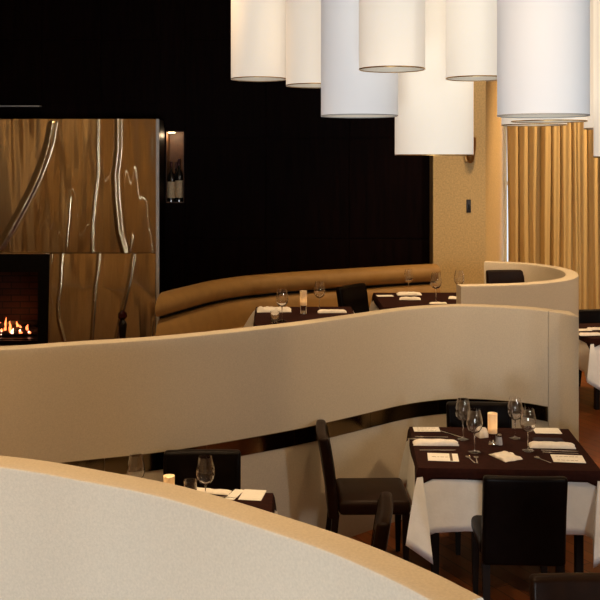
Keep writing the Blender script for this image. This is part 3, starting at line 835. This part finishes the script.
# ------------------------------------------------------------------ pendant lamps
def pendant(x0, x1, yb, Y, label, warm=True, h=1.0):
    r = (x1 - x0) / 2 / F * Y; X = px((x0 + x1) / 2, Y); zb = pz(yb, Y)
    t = thing('pendant_lamp', label, 'lamp', (X, Y, zb), 0, 'white drum pendant lamps')
    sm = M['shade_warm'] if warm else M['shade_daylit']
    obj('shade', lathe([(r - .003, .004), (r - .001, 0), (r, .002), (r, h), (r - .003, h)], 64), sm, t, angle=60)
    obj('lining', lathe([(r - .0045, .003), (r - .0035, .003), (r - .0035, h - .002), (r - .0045, h - .002)], 64), M['shade_in'], t, angle=60)
    rb = bmesh.new(); lathe([(r + .0004, 0), (r + .0010, .003), (r + .0004, .006), (r - .004, .004), (r - .004, 0)], 64, rb)
    obj('rim', rb, M['brass'] if warm else M['rim_grey'], t, angle=60)
    fr = bmesh.new()
    for k in range(3):
        a_ = k * 2 * PI / 3; tube([(0, 0, h - .02), (math.cos(a_) * (r - .004), math.sin(a_) * (r - .004), h - .02)], .003, 6, fr)
    obj('spider_frame', fr, M['chrome'], t)
    ct = CE - zb
    obj('cord', tube([(0, 0, h - .12), (0, 0, (h + ct) / 2), (0, 0, ct - .02)], .004, 8), M['black_metal'], t)
    obj('canopy', lathe([(0, ct - .03), (.05, ct - .028), (.06, ct - .001), (0, ct - .001)], 20), M['chrome'], t)
    obj('bulb', lathe([(0, h * .42), (.025, h * .44), (.032, h * .5), (.02, h * .57), (.014, h * .60), (.014, h - .12), (0, h - .12)], 16), M['bulb'] if warm else M['salt'], t)
pendant(231, 286.5, 79.5, 6.4, 'leftmost cream drum pendant lampshade')
pendant(286, 345, 86, 6.0, 'cream drum pendant partly hidden between the leftmost and a white one')
pendant(321, 398, 116.5, 4.95, 'white drum pendant third from the left hanging lower than its neighbours', False)
pendant(359, 425, 70, 4.4, 'small cream drum pendant overlapping a white one, highest of the cluster')
pendant(395, 473, 155.5, 5.4, 'lowest hanging drum pendant in the middle, against the beige pier')
pendant(446, 508, 79, 4.8, 'cream drum pendant directly left of the big white one')
pendant(498, 588, 116.5, 4.0, 'biggest white drum pendant in front of the curtain', False)
pendant(502, 566, 125.5, 6.4, 'drum pendant whose lower rim shows lowest under the big white one')
pendant(512, 586, 122, 5.2, 'drum pendant just behind the big white one')
pendant(585, 648, 129, 6.3, 'drum pendant right of the big white one, behind the rightmost')
pendant(595, 662, 157.5, 5.0, 'rightmost drum pendant cut off by the edge')

# ------------------------------------------------------------------ curtain
def curtain(x0, x1, lab, seed):
    rnd = random.Random(seed); bm = bmesh.new(); n = int((x1 - x0) / .008); cols = []
    ph = 0; xs_ = []
    knots = []; x = x0
    while x < x1: knots.append(x); x += rnd.uniform(.12, .22)
    amps = [rnd.uniform(.05, .11) for _ in knots]
    for i in range(n + 1):
        x = x0 + (x1 - x0) * i / n
        k = max(j for j, v in enumerate(knots) if v <= x + 1e-9)
        e = knots[k + 1] if k + 1 < len(knots) else knots[k] + .18
        u = (x - knots[k]) / (e - knots[k])
        a_ = amps[k]
        off = a_ * (abs(math.sin(PI * u)) ** .65) * 1.2 + .012 * math.sin(2 * PI * u * 2 + k)
        c = []
        for q in range(13):
            z = .02 + 4.12 * q / 12
            c.append(bm.verts.new((x + .012 * math.sin(z * 1.3 + k) * (1 - q / 12) + .01 * math.sin(u * 6 + z), 12.98 - off * (1.0 + .12 * math.sin(z * .9 + k * 2)), z)))
        cols.append(c)
    for a_, b_ in zip(cols, cols[1:]):
        for q in range(12): bm.faces.new((a_[q], b_[q], b_[q + 1], a_[q + 1]))
    o = obj('curtain', bm, M['curtain'], angle=80)
    md = o.modifiers.new('thickness', 'SOLIDIFY'); md.thickness = .003
    tag(o, lab, 'curtain', 'floor length gold curtains')
curtain(px(508.5, 12.9), px(577, 12.9), 'pleated gold curtain beside the bright window sliver and beige reveal', 4)
curtain(px(576.5, 12.9), XR - .05, 'pleated gold curtain at the right edge', 9)
rod = obj('curtain_rod', tube([(px(507, 12.95), 12.93, 4.16), (XR - .02, 12.93, 4.16)], .015), M['brass'])
tag(rod, 'brass curtain rod above the gold curtains', 'curtain rod')

# ------------------------------------------------------------------ lights
def light(name, kind, loc, energy, col, size=.1, rot=(0, 0, 0), **kw):
    d = bpy.data.lights.new(name, kind); d.energy = energy; d.color = col
    o = bpy.data.objects.new(name, d); COL.objects.link(o); o.location = loc; o.rotation_euler = rot
    if kind == 'AREA': d.shape = 'RECTANGLE'; d.size = size; d.size_y = kw['sy']
    else: d.shadow_soft_size = size
    if kind == 'SPOT': d.spot_size = R(kw.get('angle', 100)); d.spot_blend = kw.get('blend', .6)
    return o
WARM = (1.0, .66, .34)
def aim(loc, to):
    return (Vector(to) - Vector(loc)).to_track_quat('-Z', 'Y').to_euler()
DOWN = [  # unseen ceiling spots placed for the warm light: x, y, energy, target, cone
    (-1.6, 3.6, 250, (-1.2, 4.0, 0), 95), (.6, 2.9, 240, (.5, 3.0, 0), 95),
    (-.9, 6.2, 175, (-.9, 6.0, 0), 90), (-2.4, 4.6, 150, (-1.9, 5.6, .6), 80), (1.0, 6.6, 200, (1.2, 6.2, 0), 90),
    (0.0, 8.2, 215, (0.1, 8.6, .5), 95), (1.5, 8.6, 260, (1.6, 9.6, .5), 95),
    (3.4, 8.8, 260, (3.3, 9.6, 0), 95), (1.9, 9.4, 150, (1.95, 11.0, 2.2), 70),
    (5.4, 11.6, 950, (3.3, 12.9, 1.9), 90), (-2.9, 9.9, 60, (-2.8, 10.8, 2.2), 60),  # added: one grazes the curtain folds for contrast, one washes the steel
    (-4.2, 4.0, 260, (-5.0, 4.5, 1.8), 110), (-4.2, .6, 260, (-4.6, -1.5, 1.8), 110), (3.5, 4.2, 330, (2.9, 6.8, 0), 95),  # added: two wash walls mirrored in the steel, one brightens the right floor
]
for i, (x, y, e, to, an) in enumerate(DOWN):
    f = thing('unseen_downlight', 'unseen round downlight in the ceiling', 'light fixture', (x, y, CE), 0, 'recessed ceiling downlights')
    obj('trim_ring', lathe([(.055, -.001), (.085, -.001), (.085, -.008), (.06, -.012), (.055, -.004)], 24), M['white_paint'], f)
    obj('lens', lathe([(0, -.003), (.055, -.003), (.055, -.001), (0, -.001)], 24), M['downlight'], f)
    loc = (x, y, CE - .03)
    light('downlight_lamp', 'SPOT', loc, e, WARM, .12, aim(loc, to), angle=an, blend=.8)
light('window_daylight', 'AREA', ((WX0 + WX1) / 2, YB - .35, (WZ0 + WZ1) / 2), 285, (.88, .95, 1.0), 2.1, (R(90), 0, 0), sy=1.4)
light('streak_daylight', 'AREA', ((SX0_ + SX1_) / 2, YB - .3, (SZ0_ + SZ1_) / 2), 200, (.90, .96, 1.0), .5, (R(90), 0, 0), sy=2.1)  # added source whose reflection draws the streaks on the steel
light('far_window_daylight', 'AREA', (4.6, 13.7, 2.3), 160, (1.0, .97, .92), 3.6, (R(-90), 0, 0), sy=3.6)
light('fire_glow', 'POINT', (-3.3, 10.98, PLAT + .25), 1.3, (1, .35, .10), .06)
light('niche_lamp', 'POINT', (NX0 + .06, DW + .05, NZ1 - .05), 2.4, (1, .72, .42), .01)
for p in cand_pts: light('candle_light', 'POINT', p, .9, (1, .62, .28), .008)

w = bpy.data.worlds.new('daylight'); S.world = w; w.use_nodes = True
bg = w.node_tree.nodes['Background']; bg.inputs[0].default_value = (.85, .93, 1.0, 1); bg.inputs[1].default_value = 1.1
S.view_settings.view_transform = 'Standard'; S.view_settings.look = 'None'; S.view_settings.gamma = 1.0; S.view_settings.exposure = 0.0
S.view_settings.use_curve_mapping = False
S.cycles.use_denoising = True
S.cycles.sample_clamp_indirect = 4.0
S.cycles.max_bounces = 10; S.cycles.transparent_max_bounces = 12; S.cycles.transmission_bounces = 10
